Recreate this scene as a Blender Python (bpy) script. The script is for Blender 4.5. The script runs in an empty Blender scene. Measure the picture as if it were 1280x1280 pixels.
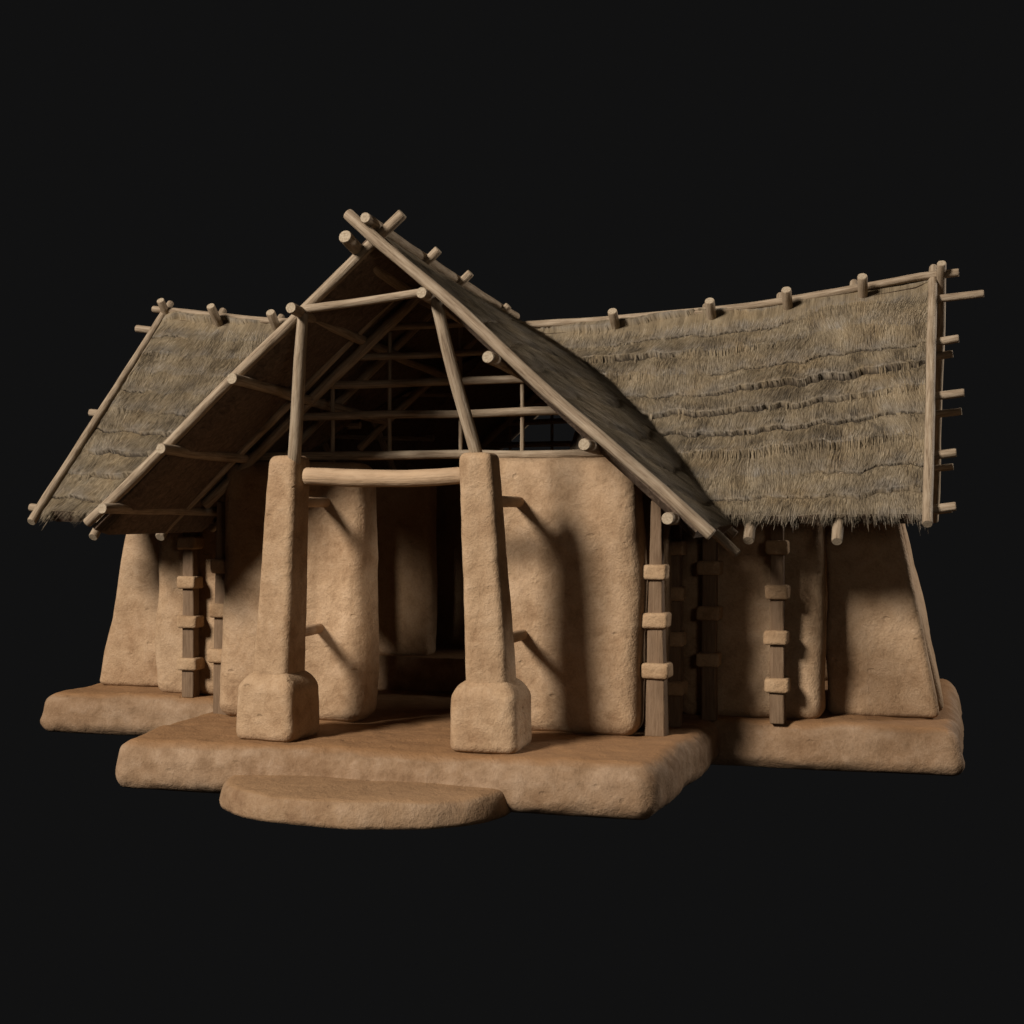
import bpy, math, random
import numpy as np
from mathutils import Vector, noise

random.seed(7)
rng = np.random.default_rng(11)
scene = bpy.context.scene
col = scene.collection

# ------------------------------------------------------------------ materials
def new_mat(name):
    m = bpy.data.materials.new(name)
    m.use_nodes = True
    nt = m.node_tree
    nt.nodes.clear()
    out = nt.nodes.new('ShaderNodeOutputMaterial')
    b = nt.nodes.new('ShaderNodeBsdfPrincipled')
    nt.links.new(b.outputs[0], out.inputs[0])
    b.inputs['Specular IOR Level'].default_value = 0.2
    return m, nt, b

def N(nt, kind, **kw):
    n = nt.nodes.new(kind)
    for k, v in kw.items():
        if hasattr(n, k):
            setattr(n, k, v)
        else:
            n.inputs[k].default_value = v
    return n

def noise_tex(nt, vec, scale, detail=4, rough=0.55, dist=0.0):
    n = N(nt, 'ShaderNodeTexNoise')
    n.inputs['Scale'].default_value = scale
    n.inputs['Detail'].default_value = detail
    n.inputs['Roughness'].default_value = rough
    n.inputs['Distortion'].default_value = dist
    nt.links.new(vec, n.inputs['Vector'])
    return n.outputs['Fac']

def ramp(nt, fac, stops):
    r = N(nt, 'ShaderNodeValToRGB')
    e = r.color_ramp.elements
    while len(e) < len(stops):
        e.new(0.5)
    for i, (p, c) in enumerate(stops):
        e[i].position = p
        e[i].color = (*c, 1) if len(c) == 3 else c
    nt.links.new(fac, r.inputs[0])
    return r.outputs[0]

def math_n(nt, op, a, b):
    n = N(nt, 'ShaderNodeMath', operation=op)
    for i, x in enumerate((a, b)):
        if isinstance(x, (int, float)):
            n.inputs[i].default_value = x
        else:
            nt.links.new(x, n.inputs[i])
    return n.outputs[0]

def mix(nt, fac, a, b, blend='MIX'):
    n = N(nt, 'ShaderNodeMix', data_type='RGBA', blend_type=blend)
    for s, x in ((0, fac), (6, a), (7, b)):
        if isinstance(x, (int, float)):
            n.inputs[s].default_value = x
        elif isinstance(x, tuple):
            n.inputs[s].default_value = (*x, 1)
        else:
            nt.links.new(x, n.inputs[s])
    return n.outputs[2]

def bump(nt, height, strength, dist, prev=None):
    n = N(nt, 'ShaderNodeBump')
    n.inputs['Strength'].default_value = strength
    n.inputs['Distance'].default_value = dist
    nt.links.new(height, n.inputs['Height'])
    if prev is not None:
        nt.links.new(prev, n.inputs['Normal'])
    return n.outputs[0]

def mud_material(name, base, light, dark, floor=None, bumpk=1.0):
    m, nt, b = new_mat(name)
    tc = N(nt, 'ShaderNodeTexCoord').outputs['Object']
    big = noise_tex(nt, tc, 1.6, 5, 0.6)
    mid = noise_tex(nt, tc, 6.5, 6, 0.65, 0.3)
    fine = noise_tex(nt, tc, 48, 5, 0.7)
    c = ramp(nt, big, [(0.32, dark), (0.5, base), (0.70, light)])
    c2 = ramp(nt, mid, [(0.30, tuple(x * 0.72 for x in dark)), (0.5, base), (0.72, light)])
    c = mix(nt, 0.5, c, c2)
    g = ramp(nt, fine, [(0.3, (0.78, 0.76, 0.74)), (0.55, (1, 1, 1)), (0.8, (1.1, 1.1, 1.12))])
    c = mix(nt, 0.85, c, g, 'MULTIPLY')
    # small straw / grit flecks
    vo = N(nt, 'ShaderNodeTexVoronoi')
    vo.inputs['Scale'].default_value = 34
    nt.links.new(tc, vo.inputs['Vector'])
    fl = ramp(nt, vo.outputs['Distance'], [(0.0, (1, 1, 1)), (0.10, (0, 0, 0))])
    msk = ramp(nt, noise_tex(nt, tc, 3.1, 3), [(0.52, (0, 0, 0)), (0.66, (1, 1, 1))])
    fm = math_n(nt, 'MULTIPLY', fl, msk)
    c = mix(nt, math_n(nt, 'MULTIPLY', fm, 0.7), c, tuple(min(1, x * 1.5) for x in light))
    if floor:
        geo = N(nt, 'ShaderNodeNewGeometry')
        sp = N(nt, 'ShaderNodeSeparateXYZ')
        nt.links.new(geo.outputs['Normal'], sp.inputs[0])
        up = ramp(nt, sp.outputs['Z'], [(0.72, (0, 0, 0)), (0.95, (1, 1, 1))])
        fc = mix(nt, mid, tuple(x * 0.7 for x in floor), tuple(x * 1.25 for x in floor))
        c = mix(nt, math_n(nt, 'MULTIPLY', up, 0.9), c, fc)
    nt.links.new(c, b.inputs['Base Color'])
    rr = ramp(nt, mid, [(0.3, (0.95,) * 3), (0.75, (0.7,) * 3)])
    nt.links.new(rr, b.inputs['Roughness'])
    n0 = bump(nt, mid, 0.55 * bumpk, 0.045)
    n1 = bump(nt, noise_tex(nt, tc, 19, 5, 0.6, 0.6), 0.45 * bumpk, 0.018, n0)
    n2 = bump(nt, fine, 0.38 * bumpk, 0.010, n1)
    v2 = N(nt, 'ShaderNodeTexVoronoi', feature='SMOOTH_F1')
    v2.inputs['Scale'].default_value = 75
    nt.links.new(tc, v2.inputs['Vector'])
    n3 = bump(nt, v2.outputs['Distance'], 0.25 * bumpk, 0.006, n2)
    # scattered dents and scrapes: stretched cells kept only where a mask allows
    mp = N(nt, 'ShaderNodeMapping')
    mp.inputs['Scale'].default_value = (3.2, 3.2, 5.5)
    mp.inputs['Rotation'].default_value = (0.3, 0.5, 0.7)
    nt.links.new(tc, mp.inputs['Vector'])
    v3 = N(nt, 'ShaderNodeTexVoronoi')
    v3.inputs['Scale'].default_value = 1.0
    nt.links.new(mp.outputs[0], v3.inputs['Vector'])
    dd = ramp(nt, math_n(nt, 'ADD', v3.outputs['Distance'], math_n(nt, 'MULTIPLY', noise_tex(nt, tc, 22, 3), 0.16)),
              [(0.12, (0, 0, 0)), (0.19, (1, 1, 1))])
    n4 = bump(nt, dd, 0.5 * bumpk, 0.02, n3)
    nt.links.new(n4, b.inputs['Normal'])
    return m

MUD = mud_material('mud_plaster', (0.35, 0.229, 0.129), (0.43, 0.298, 0.183), (0.268, 0.158, 0.081))
PLAT = mud_material('mud_platform', (0.225, 0.140, 0.077), (0.32, 0.218, 0.136), (0.170, 0.095, 0.046),
                    floor=(0.235, 0.122, 0.051), bumpk=0.9)
STEP = mud_material('mud_step', (0.24, 0.150, 0.081), (0.32, 0.216, 0.132), (0.18, 0.10, 0.050),
                    floor=(0.255, 0.148, 0.072), bumpk=0.9)
BAND = mud_material('mud_band', (0.33, 0.212, 0.115), (0.40, 0.272, 0.158), (0.255, 0.15, 0.075))

def pole_material(name, a, b_, c_, ring=False):
    m, nt, b = new_mat(name)
    at = N(nt, 'ShaderNodeAttribute', attribute_name='pc').outputs['Vector']
    mp = N(nt, 'ShaderNodeMapping')
    mp.inputs['Scale'].default_value = (1, 1, 0.06)
    nt.links.new(at, mp.inputs['Vector'])
    oi = N(nt, 'ShaderNodeObjectInfo').outputs['Random']
    sh = N(nt, 'ShaderNodeVectorMath', operation='ADD')
    nt.links.new(mp.outputs[0], sh.inputs[0])
    cb = N(nt, 'ShaderNodeCombineXYZ')
    k = math_n(nt, 'MULTIPLY', oi, 37.0)
    nt.links.new(k, cb.inputs[2])
    nt.links.new(cb.outputs[0], sh.inputs[1])
    streak = noise_tex(nt, sh.outputs[0], 55, 5, 0.65, 0.4)
    mp2 = N(nt, 'ShaderNodeMapping')
    mp2.inputs['Scale'].default_value = (4, 4, 1.3)
    nt.links.new(at, mp2.inputs['Vector'])
    sh2 = N(nt, 'ShaderNodeVectorMath', operation='ADD')
    nt.links.new(mp2.outputs[0], sh2.inputs[0])
    nt.links.new(cb.outputs[0], sh2.inputs[1])
    blot = noise_tex(nt, sh2.outputs[0], 3.0, 5, 0.6, 0.5)
    c = ramp(nt, streak, [(0.28, c_), (0.48, a), (0.72, b_)])
    c = mix(nt, 0.6, c, ramp(nt, blot, [(0.3, (0.62, 0.58, 0.53)), (0.55, (1, 1, 1)), (0.75, (1.12, 1.1, 1.06))]), 'MULTIPLY')
    nt.links.new(c, b.inputs['Base Color'])
    b.inputs['Roughness'].default_value = 0.75
    n0 = bump(nt, streak, 0.6, 0.012)
    n1 = bump(nt, blot, 0.35, 0.03, n0)
    nt.links.new(n1, b.inputs['Normal'])
    return m

POLE = pole_material('weathered_pole', (0.265, 0.196, 0.127), (0.38, 0.302, 0.212), (0.125, 0.084, 0.05))
BEAMM = pole_material('pale_beam', (0.385, 0.26, 0.155), (0.425, 0.295, 0.18), (0.345, 0.222, 0.125))
TIMB = pole_material('square_timber', (0.160, 0.101, 0.057), (0.195, 0.128, 0.076), (0.122, 0.073, 0.040))

def end_material():
    m, nt, b = new_mat('cut_end')
    at = N(nt, 'ShaderNodeAttribute', attribute_name='pc').outputs['Vector']
    f = noise_tex(nt, at, 60, 4, 0.6)
    c = ramp(nt, f, [(0.3, (0.22, 0.16, 0.10)), (0.6, (0.38, 0.305, 0.21))])
    nt.links.new(c, b.inputs['Base Color'])
    nt.links.new(bump(nt, f, 0.4, 0.01), b.inputs['Normal'])
    b.inputs['Roughness'].default_value = 0.85
    return m
CUT = end_material()

def thatch_material():
    m, nt, b = new_mat('dry_thatch')
    uv = N(nt, 'ShaderNodeUVMap').outputs[0]
    mp = N(nt, 'ShaderNodeMapping')
    mp.inputs['Scale'].default_value = (70, 4.0, 1)
    nt.links.new(uv, mp.inputs['Vector'])
    fib = noise_tex(nt, mp.outputs[0], 1.0, 5, 0.7, 0.7)
    blot = noise_tex(nt, uv, 2.2, 5, 0.65, 0.6)
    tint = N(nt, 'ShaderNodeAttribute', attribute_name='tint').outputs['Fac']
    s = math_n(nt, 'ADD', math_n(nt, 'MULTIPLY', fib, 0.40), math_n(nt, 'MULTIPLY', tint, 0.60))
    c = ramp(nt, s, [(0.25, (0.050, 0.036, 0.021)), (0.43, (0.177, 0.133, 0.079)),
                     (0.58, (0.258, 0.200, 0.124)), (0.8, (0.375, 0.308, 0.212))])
    g = ramp(nt, blot, [(0.35, (0.74, 0.74, 0.76)), (0.5, (1, 1, 1)), (0.68, (1.07, 1.0, 0.89))])
    c = mix(nt, 0.75, c, g, 'MULTIPLY')
    age = N(nt, 'ShaderNodeAttribute', attribute_name='age').outputs['Fac']
    ap = math_n(nt, 'MULTIPLY', age, ramp(nt, noise_tex(nt, uv, 5.0, 4, 0.6), [(0.35, (0.05,) * 3), (0.7, (0.75,) * 3)]))
    hs = N(nt, 'ShaderNodeHueSaturation')
    hs.inputs['Saturation'].default_value = 0.45
    hs.inputs['Value'].default_value = 0.98
    nt.links.new(c, hs.inputs['Color'])
    c = mix(nt, ap, c, hs.outputs[0])
    # thin dark slits between the stalks
    mp3 = N(nt, 'ShaderNodeMapping')
    mp3.inputs['Scale'].default_value = (150, 10, 1)
    nt.links.new(uv, mp3.inputs['Vector'])
    sl = ramp(nt, noise_tex(nt, mp3.outputs[0], 1.0, 3, 0.6, 0.5), [(0.31, (0.30, 0.27, 0.24)), (0.44, (1, 1, 1))])
    c = mix(nt, 0.8, c, sl, 'MULTIPLY')
    nt.links.new(c, b.inputs['Base Color'])
    b.inputs['Roughness'].default_value = 0.85
    nt.links.new(bump(nt, fib, 0.7, 0.02), b.inputs['Normal'])
    return m
THATCH = thatch_material()

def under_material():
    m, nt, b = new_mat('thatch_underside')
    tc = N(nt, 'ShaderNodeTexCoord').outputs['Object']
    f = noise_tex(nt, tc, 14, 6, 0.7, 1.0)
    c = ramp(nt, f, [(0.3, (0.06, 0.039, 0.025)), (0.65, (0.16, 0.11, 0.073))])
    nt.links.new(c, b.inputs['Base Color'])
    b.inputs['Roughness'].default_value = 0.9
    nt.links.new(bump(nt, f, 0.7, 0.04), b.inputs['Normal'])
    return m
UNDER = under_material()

# ------------------------------------------------------------------ mesh helpers
def link(name, me, mats, parent=None):
    o = bpy.data.objects.new(name, me)
    for m in mats:
        me.materials.append(m)
    col.objects.link(o)
    if parent is not None:
        o.parent = parent
    return o

def smooth(me, flag=True):
    me.polygons.foreach_set('use_smooth', [flag] * len(me.polygons))

def axis_lines(L, r, step):
    r = min(r, L * 0.49)
    a = [r * (1 - math.cos(t * math.pi / 2 / 5)) for t in range(6)]
    n = max(1, int(round((L - 2 * r) / step)))
    mid = [r + (L - 2 * r) * i / n for i in range(1, n)]
    return a + mid + [L - x for x in reversed(a)]

def slab(name, corners, r, mat, parent, amp=0.03, step=0.05, seed=0.0, freq=1.3, pn=2.0, amp2=0.008, shoulder=None):
    """rounded slab on 8 corners: 4 lower (counter-clockwise from near-left), then 4 upper"""
    C = [Vector(c) for c in corners]
    Lx = ((C[1] - C[0]).length + (C[2] - C[3]).length + (C[5] - C[4]).length + (C[6] - C[7]).length) / 4
    Ly = ((C[3] - C[0]).length + (C[2] - C[1]).length + (C[7] - C[4]).length + (C[6] - C[5]).length) / 4
    Lz = sum((C[i + 4] - C[i]).length for i in range(4)) / 4
    dims = (Lx, Ly, Lz)
    ls = [axis_lines(d, r, step) for d in dims]
    n = [len(l) - 1 for l in ls]
    idx, verts, faces = {}, [], []
    def vid(i, j, k):
        key = (i, j, k)
        if key in idx:
            return idx[key]
        p = Vector((ls[0][i], ls[1][j], ls[2][k]))
        rr = [min(r, d * 0.49) for d in dims]
        q = Vector([min(max(p[a], rr[a]), dims[a] - rr[a]) for a in range(3)])
        d = p - q
        e = Vector([d[a] / rr[a] for a in range(3)])
        if e.length > 1e-9:
            e = e / (sum(abs(x) ** pn for x in e) ** (1 / pn))
            p = Vector([q[a] + e[a] * rr[a] for a in range(3)])
        u, v, w = p.x / Lx, p.y / Ly, p.z / Lz
        lo = C[0] * (1 - u) * (1 - v) + C[1] * u * (1 - v) + C[2] * u * v + C[3] * (1 - u) * v
        hi = C[4] * (1 - u) * (1 - v) + C[5] * u * (1 - v) + C[6] * u * v + C[7] * (1 - u) * v
        P = lo * (1 - w) + hi * w
        if shoulder and w > shoulder[0]:
            f = (w - shoulder[0]) / (1 - shoulder[0])
            cc = (C[0] + C[1] + C[2] + C[3]) / 4
            k3 = 1 - (1 - shoulder[1]) * f ** 1.4
            P = Vector((cc.x + (P.x - cc.x) * k3, cc.y + (P.y - cc.y) * k3, P.z))
        s = Vector((seed * 3.1, seed * 1.7, seed * 5.3))
        k2 = 1.0 if w > 0.03 else 0.0
        nv = noise.noise_vector(P * freq + s)
        n2 = noise.noise_vector(P * 5.5 + s)
        n3 = noise.noise_vector(P * 14 + s)
        P = P + Vector((nv.x * amp + n2.x * amp2 + n3.x * amp2 * .4, nv.y * amp + n2.y * amp2 + n3.y * amp2 * .4,
                        (nv.z * amp * 0.5 + n2.z * amp2) * k2))
        idx[key] = len(verts)
        verts.append(P)
        return idx[key]
    def quad(a, b, c_, d):
        faces.append((a, b, c_, d))
    for i in range(n[0]):
        for j in range(n[1]):
            quad(vid(i, j, 0), vid(i, j + 1, 0), vid(i + 1, j + 1, 0), vid(i + 1, j, 0))
            quad(vid(i, j, n[2]), vid(i + 1, j, n[2]), vid(i + 1, j + 1, n[2]), vid(i, j + 1, n[2]))
    for i in range(n[0]):
        for k in range(n[2]):
            quad(vid(i, 0, k), vid(i + 1, 0, k), vid(i + 1, 0, k + 1), vid(i, 0, k + 1))
            quad(vid(i, n[1], k), vid(i, n[1], k + 1), vid(i + 1, n[1], k + 1), vid(i + 1, n[1], k))
    for j in range(n[1]):
        for k in range(n[2]):
            quad(vid(0, j, k), vid(0, j, k + 1), vid(0, j + 1, k + 1), vid(0, j + 1, k))
            quad(vid(n[0], j, k), vid(n[0], j + 1, k), vid(n[0], j + 1, k + 1), vid(n[0], j, k + 1))
    me = bpy.data.meshes.new(name)
    me.from_pydata(verts, [], faces)
    smooth(me)
    return link(name, me, [mat], parent)

def box8(x0, x1, y0, y1, z0, z1, tx0=None, tx1=None, ty0=None, ty1=None):
    tx0 = x0 if tx0 is None else tx0
    tx1 = x1 if tx1 is None else tx1
    ty0 = y0 if ty0 is None else ty0
    ty1 = y1 if ty1 is None else ty1
    return [(x0, y0, z0), (x1, y0, z0), (x1, y1, z0), (x0, y1, z0),
            (tx0, ty0, z1), (tx1, ty0, z1), (tx1, ty1, z1), (tx0, ty1, z1)]

def rot_box(cx, cy, w, d, ang):
    c, s = math.cos(ang), math.sin(ang)
    return [(cx + x * c - y * s, cy + x * s + y * c) for x, y in ((-w/2, -d/2), (w/2, -d/2), (w/2, d/2), (-w/2, d/2))]

pole_count = [0]
def pole(name, pts, r, parent, mat=None, r1=None, seg=14, wob=0.01, square=False, step=0.12):
    """a log along a polyline, radius r at the start, r1 at the end, uneven and slightly bent"""
    mat = mat or POLE
    r1 = r if r1 is None else r1
    P = [Vector(p) for p in pts]
    L = [0.0]
    for a, b in zip(P, P[1:]):
        L.append(L[-1] + (b - a).length)
    T = L[-1]
    n = max(3, int(T / step))
    def at(s):
        for i in range(len(P) - 1):
            if s <= L[i + 1] + 1e-9:
                f = (s - L[i]) / max(1e-9, L[i + 1] - L[i])
                return P[i].lerp(P[i + 1], f)
        return P[-1].copy()
    ss = [0.0, 0.012] + [T * i / n for i in range(1, n)] + [T - 0.012, T]
    ss = sorted(set(ss))
    pole_count[0] += 1
    so = pole_count[0] * 7.13
    verts, pcs, faces, fm = [], [], [], []
    for k, s in enumerate(ss):
        c = at(s)
        d = (at(min(T, s + 0.05)) - at(max(0, s - 0.05))).normalized()
        up = Vector((0, 0, 1)) if abs(d.z) < 0.95 else Vector((0, 1, 0))
        e1 = d.cross(up).normalized()
        e2 = e1.cross(d).normalized()
        fade = min(1.0, s / 0.4, (T - s) / 0.4)
        c = c + e1 * noise.noise(Vector((s * 0.9, so, 0))) * wob * 1.5 * fade + e2 * noise.noise(Vector((s * 0.9, so, 9))) * wob * 1.5 * fade
        R = r + (r1 - r) * s / T
        R *= 1 + 0.09 * noise.noise(Vector((s * 2.3, so, 3.3)))
        if k in (0, len(ss) - 1):
            R *= 0.90
        for j in range(seg):
            t = 2 * math.pi * j / seg
            rr = R * (1 + 0.05 * noise.noise(Vector((math.cos(t) * 1.3 + so, math.sin(t) * 1.3, s * 2.5))))
            ct, st = math.cos(t), math.sin(t)
            verts.append(c + (e1 * ct + e2 * st) * rr)
            pcs.append((ct * rr + so, st * rr, s))
    m = len(ss)
    for k in range(m - 1):
        for j in range(seg):
            a, b = k * seg + j, k * seg + (j + 1) % seg
            faces.append((a, b, b + seg, a + seg)); fm.append(0)
    faces.append(tuple(range(seg - 1, -1, -1))); fm.append(1)
    faces.append(tuple((m - 1) * seg + j for j in range(seg))); fm.append(1)
    me = bpy.data.meshes.new(name)
    me.from_pydata(verts, [], faces)
    smooth(me)
    me.polygons.foreach_set('material_index', fm)
    me.polygons[-1].use_smooth = False
    me.polygons[-2].use_smooth = False
    at_ = me.attributes.new('pc', 'FLOAT_VECTOR', 'POINT')
    at_.data.foreach_set('vector', np.array(pcs, dtype=np.float32).ravel())
    return link(name, me, [mat, CUT], parent)

def add_pc(o):
    me = o.data
    co = np.empty(len(me.vertices) * 3, dtype=np.float32)
    me.vertices.foreach_get('co', co)
    a = me.attributes.new('pc', 'FLOAT_VECTOR', 'POINT')
    a.data.foreach_set('vector', co)

# ------------------------------------------------------------------ the house
house = bpy.data.objects.new('mud_house', None)
house.empty_display_size = 0.5
col.objects.link(house)
house['label'] = 'brown mud-walled house with thatched cross-gable roof and two porch pillars on an earth platform'
house['category'] = 'house'

T = 0.43
RY = 4.45                      # the ridge line of the long wing

# --- earth platform
slab('wing_platform', box8(-4.93, 4.74, 2.54, 6.75, 0.0, T, ty0=2.62, tx0=-4.85, tx1=4.68), 0.13, PLAT, house, pn=1.6, amp=0.06, step=0.05, seed=1, freq=1.1, amp2=0.014)
slab('porch_platform', [(-2.41, -0.03, 0), (2.39, -0.03, 0), (2.53, 2.9, 0), (-2.53, 2.9, 0),
                        (-2.38, 0.03, T + 0.006), (2.36, 0.03, T + 0.006), (2.55, 2.9, T + 0.006), (-2.55, 2.9, T + 0.006)],
     0.135, PLAT, house, pn=1.6, amp=0.05, step=0.045, seed=2, freq=1.1, amp2=0.014)
slab('porch_platform', [(-2.5, 6.0, 0), (2.5, 6.0, 0), (2.35, 8.9, 0), (-2.35, 8.9, 0),
                        (-2.5, 6.0, T + 0.006), (2.5, 6.0, T + 0.006), (2.35, 8.9, T + 0.006), (-2.35, 8.9, T + 0.006)],
     0.15, PLAT, house, amp=0.05, step=0.1, seed=3)

def step_mesh():
    cx, cy = -0.01, 0.10
    prof = [(1.0, 0.0), (1.005, 0.03), (1.0, 0.07), (0.99, 0.12), (0.978, 0.155), (0.96, 0.18), (0.935, 0.194), (0.90, 0.20),
            (0.7, 0.206), (0.5, 0.21), (0.25, 0.215), (0.0, 0.217)]
    n = 72
    verts, faces = [], []
    for f, z in prof:
        for i in range(n + 1):
            a = math.pi + math.pi * i / n
            # a super-ellipse gives the squarish shoulders of the trodden step
            ca, sa = math.cos(a), math.sin(a)
            ex = math.copysign(abs(ca) ** 0.97, ca); ey = math.copysign(abs(sa) ** 0.9, sa)
            x, y = cx + 1.245 * f * ex, cy + 0.955 * f * ey
            p = Vector((x, y, z))
            nv = noise.noise_vector(p * 2.0 + Vector((5, 2, 8))) * 0.03 + noise.noise_vector(p * 7) * 0.010
            verts.append(p + Vector((nv.x, nv.y, nv.z * (0.6 if z > 0.01 else 0))))
    for k in range(len(prof) - 1):
        for i in range(n):
            a = k * (n + 1) + i
            faces.append((a, a + 1, a + n + 2, a + n + 1))
    # flat back closes the half-disc against the platform
    back = [k * (n + 1) for k in range(len(prof))] + [k * (n + 1) + n for k in reversed(range(len(prof) - 1))]
    faces.append(tuple(reversed(back)))
    faces.append(tuple(range(n, -1, -1)))
    me = bpy.data.meshes.new('entrance_step')
    me.from_pydata(verts, [], faces)
    smooth(me)
    return link('entrance_step', me, [STEP], house)
step_mesh()

# --- walls (every panel is a thick rounded slab)
def wall(c, r=0.1, amp=0.03, seed=0.0, freq=1.3):
    return slab('wall', c, r, MUD, house, amp=amp, step=0.055, seed=seed, freq=freq, amp2=0.006)
wall(box8(0.44, 1.99, 1.38, 1.86, T - 0.01, 2.88, tx1=1.97), 0.15, 0.045, 4)
wall(box8(-2.15, -0.63, 1.46, 1.94, T - 0.01, 2.88, tx0=-2.10), 0.15, 0.045, 5)
wall(box8(1.74, 2.13, 1.90, 3.0, T - 0.01, 2.72), 0.08, 0.03, 6)
wall(box8(-2.06, -1.74, 2.05, 2.85, T - 0.01, 2.72), 0.08, 0.03, 7)
wall(box8(2.05, 3.46, 2.84, 3.27, T - 0.01, 2.75, tx1=3.44), 0.13, 0.045, 8)
wall(box8(-3.68, -2.30, 2.90, 3.33, T - 0.01, 2.75), 0.12, 0.045, 9)
wall(box8(3.45, 4.52, 3.33, 3.75, T - 0.01, 3.05, tx0=3.46, tx1=3.98), 0.07, 0.035, 10, 1.6)
wall(box8(3.56, 4.55, 3.80, 5.35, T - 0.01, 3.05, tx0=3.6, tx1=4.0), 0.07, 0.04, 11)
wall(box8(-4.72, -3.66, 3.40, 3.77, T - 0.01, 3.05, tx0=-4.12, tx1=-3.66), 0.07, 0.04, 12, 1.5)
wall(box8(-4.72, -3.66, 3.87, 5.35, T - 0.01, 3.05, tx0=-4.10, tx1=-3.66), 0.07, 0.04, 13)
slab('inner_floor', box8(-2.3, 2.3, 3.9, 5.5, T - 0.01, 0.805), 0.03, PLAT, house, amp=0.02, step=0.08, seed=18)
wall(box8(-1.9, -0.93, 4.08, 4.4, 0.79, 2.75), 0.07, 0.03, 19)
wall(box8(-3.05, -1.90, 6.62, 7.0, T - 0.01, 2.75), 0.10, 0.03, 14)
wall(box8(1.90, 3.50, 6.2, 6.6, T - 0.01, 2.75), 0.10, 0.03, 15)
wall(box8(-2.5, -0.50, 7.35, 7.75, T - 0.01, 2.88), 0.12, 0.03, 16)
wall(box8(0.50, 2.0, 7.35, 7.75, T - 0.01, 2.88), 0.12, 0.03, 17)

# --- porch pillars: tapering shaft on a blocky base
def pillar(cx, cy, ang, topx, seed):
    b0 = rot_box(cx, cy, 0.37, 0.36, ang); t0 = rot_box(topx, cy - 0.02, 0.285, 0.285, ang)
    sh = slab('pillar', [(*p, 0.85) for p in b0] + [(*p, 2.89) for p in t0], 0.065, MUD, house, amp=0.016, step=0.045, seed=seed, freq=1.1, amp2=0.004)
    b1 = rot_box(cx, cy, 0.575, 0.545, ang)
    b2 = rot_box(cx, cy, 0.555, 0.525, ang)
    bs = slab('pillar_base', [(*p, T) for p in b1] + [(*p, 1.03) for p in b2], 0.075, MUD, sh, amp=0.016, step=0.03, shoulder=(0.74, 0.66), seed=seed + .5, freq=1.3, amp2=0.006)
    return sh
pillar(0.935, 0.46, math.radians(0), 0.835, 21)
pillar(-1.04, 0.52, math.radians(-7), -0.915, 22)

# --- tie rods from pillar to wall, and the beam between the pillars
for x0, x1, z in ((0.92, 0.90, 2.49), (0.94, 0.94, 1.31)):
    pole('tie_rod', [(x0, 0.5, z), (x1, 1.5, z)], 0.048, house, BEAMM, wob=0.0)
for x0, x1, z in ((-0.98, -1.02, 2.49), (-1.02, -1.08, 1.31)):
    pole('tie_rod', [(x0, 0.5, z), (x1, 1.6, z)], 0.048, house, BEAMM, wob=0.0)
pole('porch_beam', [(-0.74, 0.44, 2.71), (-0.3, 0.43, 2.705), (0.2, 0.43, 2.70), (0.85, 0.44, 2.72)], 0.075, house, BEAMM, r1=0.072, wob=0.022, seg=20, step=0.06)

# --- square posts with bands
def post(x, y, bands, w0=0.155, w1=0.12, ztop=2.75, seed=0):
    o = slab('post', [(*p, T - 0.01) for p in rot_box(x, y, w0, w0, 0)] + [(*p, ztop) for p in rot_box(x, y, w1, w1, 0)],
             0.016, TIMB, house, amp=0.006, step=0.08, seed=seed, amp2=0.003)
    add_pc(o)
    for i, z in enumerate(bands):
        f = (z - T) / (ztop - T)
        w = w0 + (w1 - w0) * f + 0.09
        slab('band', [(*p, z - 0.068) for p in rot_box(x + random.uniform(-.008, .008), y, w, w, random.uniform(-.05, .05))] +
             [(*p, z + 0.068) for p in rot_box(x, y, w, w, random.uniform(-.05, .05))], 0.03, BAND, o, amp=0.012, step=0.03, seed=seed + i, amp2=0.005)
B3, B4 = (1.0, 1.44, 1.87), (0.78, 1.23, 1.65, 2.07)
post(2.10, 1.62, B3, 0.185, 0.09, 2.5, 31)
post(2.16, 2.2, B4, 0.12, 0.11, 2.75, 32)
post(2.41, 2.70, B3, 0.14, 0.13, 2.75, 33)
post(3.05, 2.67, B4, 0.14, 0.115, 2.75, 34)
post(-3.17, 2.80, B4, 0.145, 0.12, 2.75, 35)
post(-2.2, 1.72, B3, 0.165, 0.11, 2.5, 36)

# ------------------------------------------------------------------ roofs
def vn(x, y, seed):
    """smooth value noise in [0,1], vectorised"""
    x = np.asarray(x, dtype=np.float64); y = np.asarray(y, dtype=np.float64)
    xi, yi = np.floor(x).astype(np.int64), np.floor(y).astype(np.int64)
    fx, fy = x - xi, y - yi
    fx, fy = fx * fx * (3 - 2 * fx), fy * fy * (3 - 2 * fy)
    def h(a, b):
        n = (a * 374761393 + b * 668265263 + seed * 1274126177) & 0x7fffffff
        n = ((n ^ (n >> 13)) * 1274126177) & 0x7fffffff
        return ((n ^ (n >> 16)) & 0xffff) / 65535.0
    return (h(xi, yi) * (1 - fx) + h(xi + 1, yi) * fx) * (1 - fy) + (h(xi, yi + 1) * (1 - fx) + h(xi + 1, yi + 1) * fx) * fy

def zr_main(X):
    return 4.45 + 0.36 * (np.minimum(np.abs(X), 4.5) / 4.45) ** 2
def zr_porch(Y):
    t = np.clip(np.abs(RY - Y) / 4.4, 0, 1)
    return 4.54 + 0.23 * t ** 1.4

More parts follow.
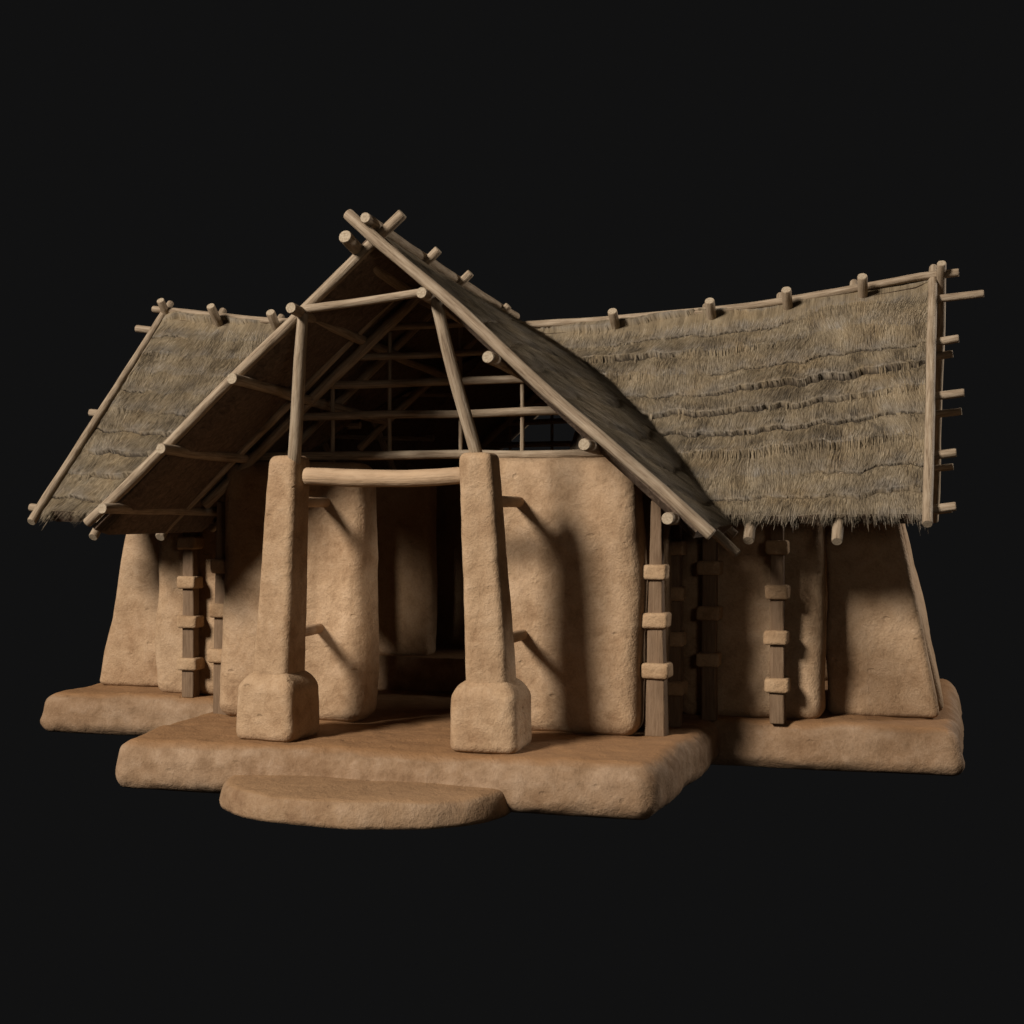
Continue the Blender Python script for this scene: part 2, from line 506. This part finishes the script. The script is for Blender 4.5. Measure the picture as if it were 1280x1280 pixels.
EY, EZ, EX = 2.04, 2.37, 2.70
def main_pos(X, v, sgn):
    """sgn -1: slope that faces the porch, +1: the one behind"""
    zr = zr_main(X)
    Y = RY + sgn * (RY - EY) * v
    Z = zr + (EZ - zr) * v - 0.02 * np.sin(np.pi * v)
    return np.stack([X * (1 + 0.018 * v * (X < 0)), Y, Z], -1)
def porch_pos(Y, v, sgn):
    zr = zr_porch(Y)
    d = np.abs(RY - Y)
    s = np.clip((4.15 - d) / 2.3, 0, 1); s = s * s * (3 - 2 * s)
    Z = zr + (2.27 - zr) * v - 0.02 * np.sin(np.pi * v) + 0.24 * s * np.sin(np.pi * np.clip(v, 0, 1)) ** 1.0
    return np.stack([sgn * EX * v, Y, Z], -1)
def main_z(X, Y):
    zr = zr_main(X); v = np.abs(Y - RY) / (RY - EY)
    return zr + (EZ - zr) * v - 0.02 * np.sin(np.pi * np.clip(v, 0, 1))
def porch_z(X, Y):
    return porch_pos(Y, np.abs(X) / EX, 1)[..., 2]

class Builder:
    def __init__(self):
        self.V, self.F4, self.UV, self.TI, self.MI, self.n = [], [], [], [], [], 0
        self.AG = []
    def add(self, V, F, UV, TI, mi, AG=None):
        self.AG.append(np.zeros(len(V)) if AG is None else AG)
        self.V.append(V); self.F4.append(F + self.n); self.UV.append(UV); self.TI.append(TI)
        self.MI.append(np.full(len(F), mi, dtype=np.int32)); self.n += len(V)
    def build(self, name, parent):
        V = np.concatenate(self.V).astype(np.float32); F = np.concatenate(self.F4).astype(np.int32)
        UV = np.concatenate(self.UV).astype(np.float32); TI = np.concatenate(self.TI).astype(np.float32)
        me = bpy.data.meshes.new(name)
        me.vertices.add(len(V)); me.vertices.foreach_set('co', V.ravel())
        me.loops.add(F.size); me.loops.foreach_set('vertex_index', F.ravel())
        me.polygons.add(len(F))
        me.polygons.foreach_set('loop_start', np.arange(0, F.size, 4, dtype=np.int32))
        me.polygons.foreach_set('material_index', np.concatenate(self.MI))
        me.polygons.foreach_set('use_smooth', np.ones(len(F), dtype=bool))
        me.update(calc_edges=True)
        uvl = me.uv_layers.new(name='UVMap')
        uvl.data.foreach_set('uv', UV[F.ravel()].ravel())
        a = me.attributes.new('tint', 'FLOAT', 'POINT'); a.data.foreach_set('value', TI)
        a = me.attributes.new('age', 'FLOAT', 'POINT'); a.data.foreach_set('value', np.concatenate(self.AG).astype(np.float32))
        me.validate()
        return link(name, me, [THATCH, UNDER], parent)

NC = 10                                       # courses of thatch on a slope
THK = [1.0]
def edge_noise(a, v, seed):
    return ((vn(a * 1.1, v * 2.0, seed) - 0.5) * 0.9 + (vn(a * 5.0, v * 3, seed + 5) - 0.5) * 0.22
            + (vn(a * 17.0, v * 5, seed + 6) - 0.5) * 0.10 + (vn(a * 47.0, v * 9, seed + 7) - 0.5) * 0.07)
def course_h(a, v, seed):
    """raised butt ends: the thickness grows down each course, then drops"""
    w = v * NC + edge_noise(a, v, seed)
    k = np.floor(w); t = w - k
    th = 0.006 + 0.07 * np.clip(vn(a * 0.55 + k * 7.7, k * 3.1, seed + 2) * 2.6 - 1.05, 0, 1.0)
    groove = np.clip(1 - t / 0.07, 0, 1) * np.clip((th - 0.012) / 0.03, 0, 1) * 0.07
    return (th * t ** 1.3 - groove) * THK[0], k, t, th

def slope(B, posf, a0, a1, keep, sgn, seed, dens, flip, thick=0.10, lumpk=0.045):
    def endf(a):
        return np.clip(np.minimum(a - a0, a1 - a) / 0.15, 0, 1)
    def lumps(a, v, SL):
        return ((vn(a * 2.2, v * SL * 2.2, seed + 8) - .5) * lumpk + (vn(a * 6, v * SL * 5, seed + 9) - .5) * lumpk * .4) * endf(a)
    def P(a, v): return posf(a, v, sgn)
    def frame(a, v):
        e = 0.01
        da = (P(a + e, v) - P(a - e, v)) / (2 * e)
        dv = (P(a, np.minimum(v + e, 1.2)) - P(a, v - e)) / (2 * e)
        n = np.cross(da, dv); n /= np.linalg.norm(n, axis=-1, keepdims=True)
        n *= np.sign(n[..., 2:3])
        return da, dv, n
    na = int((a1 - a0) / (0.016 if dens > 200 else 0.04)); nv_ = 300 if dens > 200 else 80
    A, Vv = np.meshgrid(np.linspace(a0, a1, na + 1), np.linspace(0.0, 1.0, nv_ + 1), indexing='ij')
    aa, vv = A.ravel(), Vv.ravel()
    da, dv, n = frame(aa, vv)
    SL = np.linalg.norm(dv, axis=-1).mean()
    h, k, t, th = course_h(aa, vv, seed)
    h = h * endf(aa)
    lump = lumps(aa, vv, SL)
    top = P(aa, vv) + n * (h + lump)[:, None]
    bot = P(aa, vv) - n * (thick * (0.35 + 0.65 * endf(aa)))[:, None]
    ids = np.arange((na + 1) * (nv_ + 1)).reshape(na + 1, nv_ + 1)
    q = np.stack([ids[:-1, :-1], ids[1:, :-1], ids[1:, 1:], ids[:-1, 1:]], -1).reshape(-1, 4)
    cen_a = aa[q].mean(1); cen_v = vv[q].mean(1)
    m = keep(P(cen_a, cen_v))
    q = q[m]
    if flip: q = q[:, ::-1]
    uv = np.stack([aa, vv * SL], -1)
    tin = 0.27 + 0.28 * vn(aa * 30, vv * 8, seed + 3) - 0.6 * THK[0] * (t < 0.065) * np.clip((th - 0.01) / 0.03, 0, 1)  # crack shade painted into the tint, just below each course lip
    age = np.clip((t - 0.45) * 1.8, 0, 1) * (t > .02)
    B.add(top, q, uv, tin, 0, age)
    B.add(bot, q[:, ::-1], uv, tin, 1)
    # closed edges: gable ends and eave
    def strip(line):
        i0, i1 = line[:-1], line[1:]
        mm = keep(P(aa[i0], vv[i0]))
        i0, i1 = i0[mm], i1[mm]
        if len(i0) == 0: return
        nn = len(aa)
        V = np.concatenate([top, bot]); F = np.stack([i0, i1, i1 + nn, i0 + nn], -1)
        B.add(V, F, np.concatenate([uv, uv]), np.concatenate([tin, tin]) * 0.7, 1)
    strip(ids[0, :]); strip(ids[-1, :]); strip(ids[:, -1])
    if dens <= 0: return
    # ---- individual stalks
    ns = int((a1 - a0) * SL * dens)
    def stalks(ra, rv_end, Ln, width, lift0, lift1, tint, over=0.0, jit=1.0):
        ok = keep(P(ra, np.clip(rv_end - 0.5 * Ln / SL, 0, 1)))
        ra, rv_end, Ln, width, lift0, lift1, tint = [x[ok] for x in (ra, rv_end, Ln, width, lift0, lift1, tint)]
        nst = len(ra)
        if nst == 0: return
        ang = (vn(ra * 1.7, rv_end * SL * 1.9, seed + 20) - 0.5) * 1.1 + (vn(ra * 5, rv_end * SL * 4, seed + 21) - .5) * 0.7 + rng.normal(0, 0.07, nst)
        ang = ang * jit
        Vs, Us = [], []
        for j, f in enumerate((0.0, 0.4, 0.75, 1.0)):
            a = ra + np.sin(ang) * Ln * (f - 1.0) * (0.5 + 0.5 * f)
            a = np.clip(a, a0 + 0.0, a1)
            v = rv_end - Ln * (1 - f) / SL
            vc = np.clip(v, 0.0, 1.0)
            _, _, nn = frame(a, vc)
            hh, _, _, _ = course_h(a, np.clip(v - over, 0, 0.999), seed)
            hh = hh * endf(a)
            lm = lumps(a, vc, SL)
            p = P(a, v) + nn * (hh + lm + lift0 + (lift1 - lift0) * f)[:, None]
            wv = width * (0.8, 1.0, 0.8, 0.25)[j]
            da = (P(a + .01, vc) - P(a - .01, vc)); da /= np.linalg.norm(da, axis=-1, keepdims=True)
            off = da * wv[:, None] * 0.5
            Vs += [p - off, p + off]
            uu = np.stack([a, vc * SL], -1)
            Us += [uu, uu]
        V = np.stack(Vs, 1).reshape(-1, 3); U = np.stack(Us, 1).reshape(-1, 2)
        base = np.arange(nst)[:, None] * 8
        F = np.concatenate([base + np.array([[0, 1, 3, 2]]) + 2 * j for j in range(3)], 0)
        _, _, te, _ = course_h(ra, np.clip(rv_end - 0.01, 0, 1), seed)
        B.add(V, F, U, np.repeat(tint, 8), 0, np.repeat(np.clip((te - 0.45) * 1.8, 0, 1), 8))
    ra = rng.uniform(a0 + .01, a1 - .01, ns); rv = rng.uniform(0.10, 1.0, ns)
    Ln0 = rng.uniform(.10, .24, ns)
    _, _, t0, th0 = course_h(ra, rv, seed)
    Ln0 = np.where(th0 > 0.012, np.minimum(Ln0, np.maximum(t0 - 0.04, 0.03) / NC * SL), Ln0)
    clump = vn(ra * 7, rv * SL * 3.5, seed + 30)
    tint = np.clip(rng.normal(0.44 if THK[0] == 1 else 0.54, 0.11 if THK[0] == 1 else 0.2, ns) + (clump - .5) * 0.45, 0, 1)  # porch stalks tinted lighter, painted brightness for its dimly lit slope
    stalks(ra, rv, Ln0, rng.uniform(.003, .0075, ns), np.full(ns, -0.002), rng.uniform(0.002, 0.012, ns) + (0.03 * rng.uniform(0, 1, ns) ** 2 if THK[0] < 1 else 0), tint)
    # butt ends hanging over the step of each course
    nb = int((a1 - a0) * NC * 300)
    ra = rng.uniform(a0 + .01, a1 - .01, nb); kk = rng.integers(1, NC, nb)
    v = kk / NC
    for _ in range(4):
        w = v * NC + edge_noise(ra, v, seed)
        v = v - (w - kk) / NC
    v = np.clip(v + rng.normal(0.0003, 0.0020, nb), 0.08, 0.99)
    stalks(ra, v, rng.uniform(.08, .18, nb), rng.uniform(.003, .006, nb), np.full(nb, -0.003), rng.uniform(-0.004, 0.008, nb),
           np.clip(rng.normal(.46, .09, nb), 0, 1), over=0.009)
    # frayed eave
    ne = int((a1 - a0) * 1900)
    ra = rng.uniform(a0 + .01, a1 - .01, ne)
    ext = rng.exponential(0.006, ne) - 0.006 + 0.012 * vn(ra * 3, ra * 0, seed + 40) + 0.016 * vn(ra * 9, ra * 0, seed + 41) + 0.012 * (vn(ra * 30, ra * 0, seed + 42) > .55)
    ext = ext * (1.0 if THK[0] == 1 else 0.35)
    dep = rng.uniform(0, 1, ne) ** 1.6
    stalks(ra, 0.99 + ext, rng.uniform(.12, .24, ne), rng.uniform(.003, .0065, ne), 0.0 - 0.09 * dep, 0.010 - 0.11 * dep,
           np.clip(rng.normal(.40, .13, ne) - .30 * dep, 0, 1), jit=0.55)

# long wing: keep what lies above the porch roof
def keep_main(p):
    x, y = p[..., 0], p[..., 1]
    inside = np.abs(x) < EX
    return (~inside) | (p[..., 2] > porch_z(x, y) - 0.10)
def keep_porch(p):
    x, y = p[..., 0], p[..., 1]
    inside = np.abs(y - RY) < (RY - EY)
    return (~inside) | (p[..., 2] > main_z(x, y) - 0.10)

Bm = Builder()
slope(Bm, main_pos, -4.42, 4.42, keep_main, -1, 3, 3200, False)
slope(Bm, main_pos, -4.42, 4.42, keep_main, 1, 4, 0, True)
main_roof = Bm.build('main_thatch_roof', house)
Bp = Builder()
THK[0] = 0.16
slope(Bp, porch_pos, 0.22, 8.68, keep_porch, 1, 5, 3200, True, lumpk=0.035)
slope(Bp, porch_pos, 0.22, 8.68, keep_porch, -1, 6, 100, False)
porch_roof = Bp.build('porch_thatch_roof', house)

# ---- long wing: ridge pole, rafters with crossing ends, purlins, verge poles
xs = np.linspace(-4.6, 4.70, 24)
pole('ridge_pole', [(x, RY, float(zr_main(x)) + 0.035) for x in xs], 0.042, main_roof, wob=0.012)
def mline(X, v, sgn, off):
    p = main_pos(np.array(X, dtype=float), np.array(v, dtype=float), sgn)
    return (float(p[0]), float(p[1]), float(p[2]) - off)
rx = (1.10, 2.15, 2.95, 3.72)
for X in [x for x in rx] + [-x for x in rx[1:]]:
    off = 0.125
    zt = float(zr_main(X))
    ze = EZ
    def ln(v, sgn):
        return (X + (0.03 if sgn > 0 else -0.08), RY + sgn * (RY - EY) * v, zt + (ze - zt) * v - off)
    pole('rafter', [ln(1.045, -1), ln(-0.115, -1)], 0.050, main_roof, r1=0.044)
    pole('rafter', [ln(1.03, 1), ln(-0.105, 1)], 0.054, main_roof, r1=0.054)
for sx in (1, -1):
    zt = float(zr_main(4.45))
    xe, xt = (4.40 if sx > 0 else -4.54), sx * 4.47
    pole('verge_pole', [(xe, EY - 0.10, EZ - 0.075), (xt - 0.02 * sx, RY + 0.16, zt + 0.135)], 0.046, main_roof, r1=0.044, wob=0.015)
    pole('verge_pole', [(sx * 4.46, 2 * RY - EY + 0.10, EZ - 0.075), ((4.53 if sx > 0 else -4.42), RY - 0.14, zt + 0.125)], 0.050, main_roof, r1=0.048)
pur = ((2.24, 2.45, 4.64, -4.76), (2.72, 2.94, 4.65, -4.55), (3.31, 3.53, 4.73, -4.73), (3.87, 4.11, 4.69, -4.56), (4.34, 4.61, 4.94, -4.76))
for (y, z, xr, xl) in pur:
    v = (RY - y) / (RY - EY)
    zend = float(zr_main(4.6)); 
    def zz(x):
        return z + (float(zr_main(x)) - zend) * (1 - v)
    for side, xe in ((1, xr), (-1, xl)):
        x_in = max(1.0, EX * v + 0.15)
        pts = [(side * (abs(xe) - (abs(xe) - x_in) * i / 8), y, zz(abs(xe) - (abs(xe) - x_in) * i / 8) - 0.03 * min(i, 1)) for i in range(9)]
        pole('purlin', pts, 0.040 if side > 0 else 0.043, main_roof, wob=0.004)
        yb = 2 * RY - y + 0.05
        dx = (0.02 if y < 3.4 else (-0.04 if y < 4.2 else -0.5)) * side
        pts = [(p[0] + (dx if i == 0 else 0), yb, p[2] - 0.02) for i, p in enumerate(pts)]
        pole('purlin', pts, 0.040, main_roof, wob=0.004)

# ---- porch: ridge poles, verge poles, rafters, purlins
pole('ridge_pole', [(0.0, -0.02 + 0.44 * i, float(zr_porch(np.array(-0.02 + 0.44 * i))) + 0.035) for i in range(11)], 0.045, porch_roof)
pole('purlin', [(-0.165, -0.05, 4.655)] + [(-0.165, 0.1 + 0.5 * i, float(zr_porch(np.array(0.1 + 0.5 * i))) - 0.235) for i in range(1, 6)], 0.056, porch_roof)
pole('verge_pole', [(2.81, 0.16, 2.22), (-0.19, 0.06, 4.865)], 0.050, porch_roof, wob=0.016)
pole('verge_pole', [(-2.74, 0.20, 2.30), (0.24, 0.22, 4.87)], 0.046, porch_roof, wob=0.016)
pole('verge_pole', [(2.76, 8.7, 2.26), (-0.19, 8.7, 4.86)], 0.050, porch_roof)
pole('verge_pole', [(-2.76, 8.7, 2.26), (0.19, 8.8, 4.86)], 0.050, porch_roof)
for Y, vl, pk in ((1.36, 1.06, 0.15), (2.30, 1.0, 0.15), (3.75, 0.6, 0.10)):
    zt = float(zr_porch(np.array(Y)))
    for sgn in (1, -1):
        ye = Y + (0.05 if sgn > 0 else 0.0)
        if sgn < 0: vl = min(vl, 0.985)
        a = (sgn * EX * vl, ye - (0.12 if vl > 1.03 else 0), zt + (2.27 - zt) * vl - 0.085)
        b = (-sgn * pk, ye, zt + (zt - 2.27) * pk / EX - 0.035)
        pole('rafter', [a, b], 0.043, porch_roof)
for sgn, plist in ((1, ((0.50, 4.165), (1.06, 3.63), (1.845, 2.925), (2.50, 2.35))), (-1, ((0.65, 4.09), (1.19, 3.52), (1.86, 2.94), (2.43, 2.43)))):
    for x, z in plist:
        v = x / EX
        yend = min(4.2, RY - (RY - EY) * v + 0.1)
        z0 = float(zr_porch(np.array(0.0)))
        pts = []
        for i in range(7):
            y = -0.05 + (yend + 0.05) * i / 6
            pts.append((sgn * x, y, z + (float(zr_porch(np.array(y))) - z0) * (1 - v) * 1.25))
        pole('purlin', pts, 0.050 if sgn > 0 else 0.048, porch_roof)
# struts that rise from the pillars, and the collar between them
pole('strut', [(0.83, 0.42, 2.82), (0.545, 0.16, 4.15)], 0.057, house, r1=0.050, wob=0.014)
pole('strut', [(-0.84, 0.42, 2.82), (-0.63, 0.16, 4.08)], 0.057, house, r1=0.048, wob=0.014)
pole('collar_beam', [(-0.66, 0.16, 4.10), (0.47, 0.14, 4.20)], 0.036, house, wob=0.010)

# ---- gable lattice over the doorway (and its twin in the gable behind)
def lattice(Y, first):
    zt = float(zr_porch(np.array(Y)))
    base = pole('gable_lattice', [(-1.98, Y, 2.925), (1.95, Y, 2.925)], 0.042, house, wob=0.014)
    for z in (3.31, 3.605, 3.86, 4.13):
        xm = (zt - 0.17 - z) / 0.87
        pole('lattice_bar', [(-xm, Y, z - 0.005), (xm, Y, z + 0.005)], 0.038 if z < 3.7 else 0.032, base, wob=0.012)
    for x in (-1.01, -0.43, 0.27, 0.86):
        zm = min(zt - 0.2 - 0.88 * abs(x), 4.2)
        pole('lattice_bar', [(x, Y + 0.03, 2.92), (x, Y + 0.03, zm)], 0.020, base, wob=0.006, seg=10)
    for sgn in (1, -1):
        pole('lattice_bar', [(sgn * 2.3, Y - 0.08, zt - 0.22 - 0.86 * 2.3), (-sgn * 0.06, Y - 0.08, zt - 0.12)], 0.05, base)
lattice(1.60, True)
lattice(7.50, False)

# ------------------------------------------------------------------ light, world, camera
w = bpy.data.worlds.new('World')
scene.world = w
w.use_nodes = True
bg = w.node_tree.nodes['Background']
bg.inputs[0].default_value = (0.0056, 0.0056, 0.0057, 1)
bg.inputs[1].default_value = 1.0

def area(name, loc, target, size, power, colr):
    l = bpy.data.lights.new(name, 'AREA')
    l.shape = 'DISK'; l.size = size; l.energy = power; l.color = colr
    o = bpy.data.objects.new(name, l)
    o.location = loc
    o.rotation_euler = (Vector(target) - Vector(loc)).to_track_quat('-Z', 'Y').to_euler()
    col.objects.link(o)
    return o
area('key_light', (-22.3, -39.5, 29.6), (0.6, 2.0, 2.0), 12.0, 48000, (1.0, 0.935, 0.875))
area('fill_light', (7.6, -10.0, 3.6), (0, 2, 2), 2.0, 75, (1.0, 0.86, 0.74))
area('rim_light', (12.0, 9.5, 6.5), (2.0, 4.0, 2.5), 3.0, 950, (1.0, 0.93, 0.86))

sp = bpy.data.lights.new('added_doorway_spot', 'SPOT')  # added spot to brighten the interior wall; no real lamp stands here
sp.energy = 1700; sp.color = (1.0, 0.9, 0.8); sp.spot_size = math.radians(6.2); sp.spot_blend = 1.0; sp.shadow_soft_size = 0.25
so = bpy.data.objects.new('added_doorway_spot', sp)
so.location = (2.4, -8.5, 1.9)
so.rotation_euler = (Vector((-1.5, 4.1, 1.40)) - Vector(so.location)).to_track_quat('-Z', 'Y').to_euler()
col.objects.link(so)

cam = bpy.data.cameras.new('camera')
cam.lens = 50.0; cam.sensor_width = 36.0; cam.clip_end = 500
co = bpy.data.objects.new('camera', cam)
co.location = (4.4487, -10.8117, 2.4)
co.rotation_euler = (math.radians(90), 0, math.radians(16.5))
col.objects.link(co)
scene.camera = co

scene.view_settings.view_transform = 'Standard'
scene.view_settings.look = 'None'
scene.view_settings.exposure = 0
scene.view_settings.gamma = 1
scene.cycles.max_bounces = 6
scene.cycles.use_denoising = True
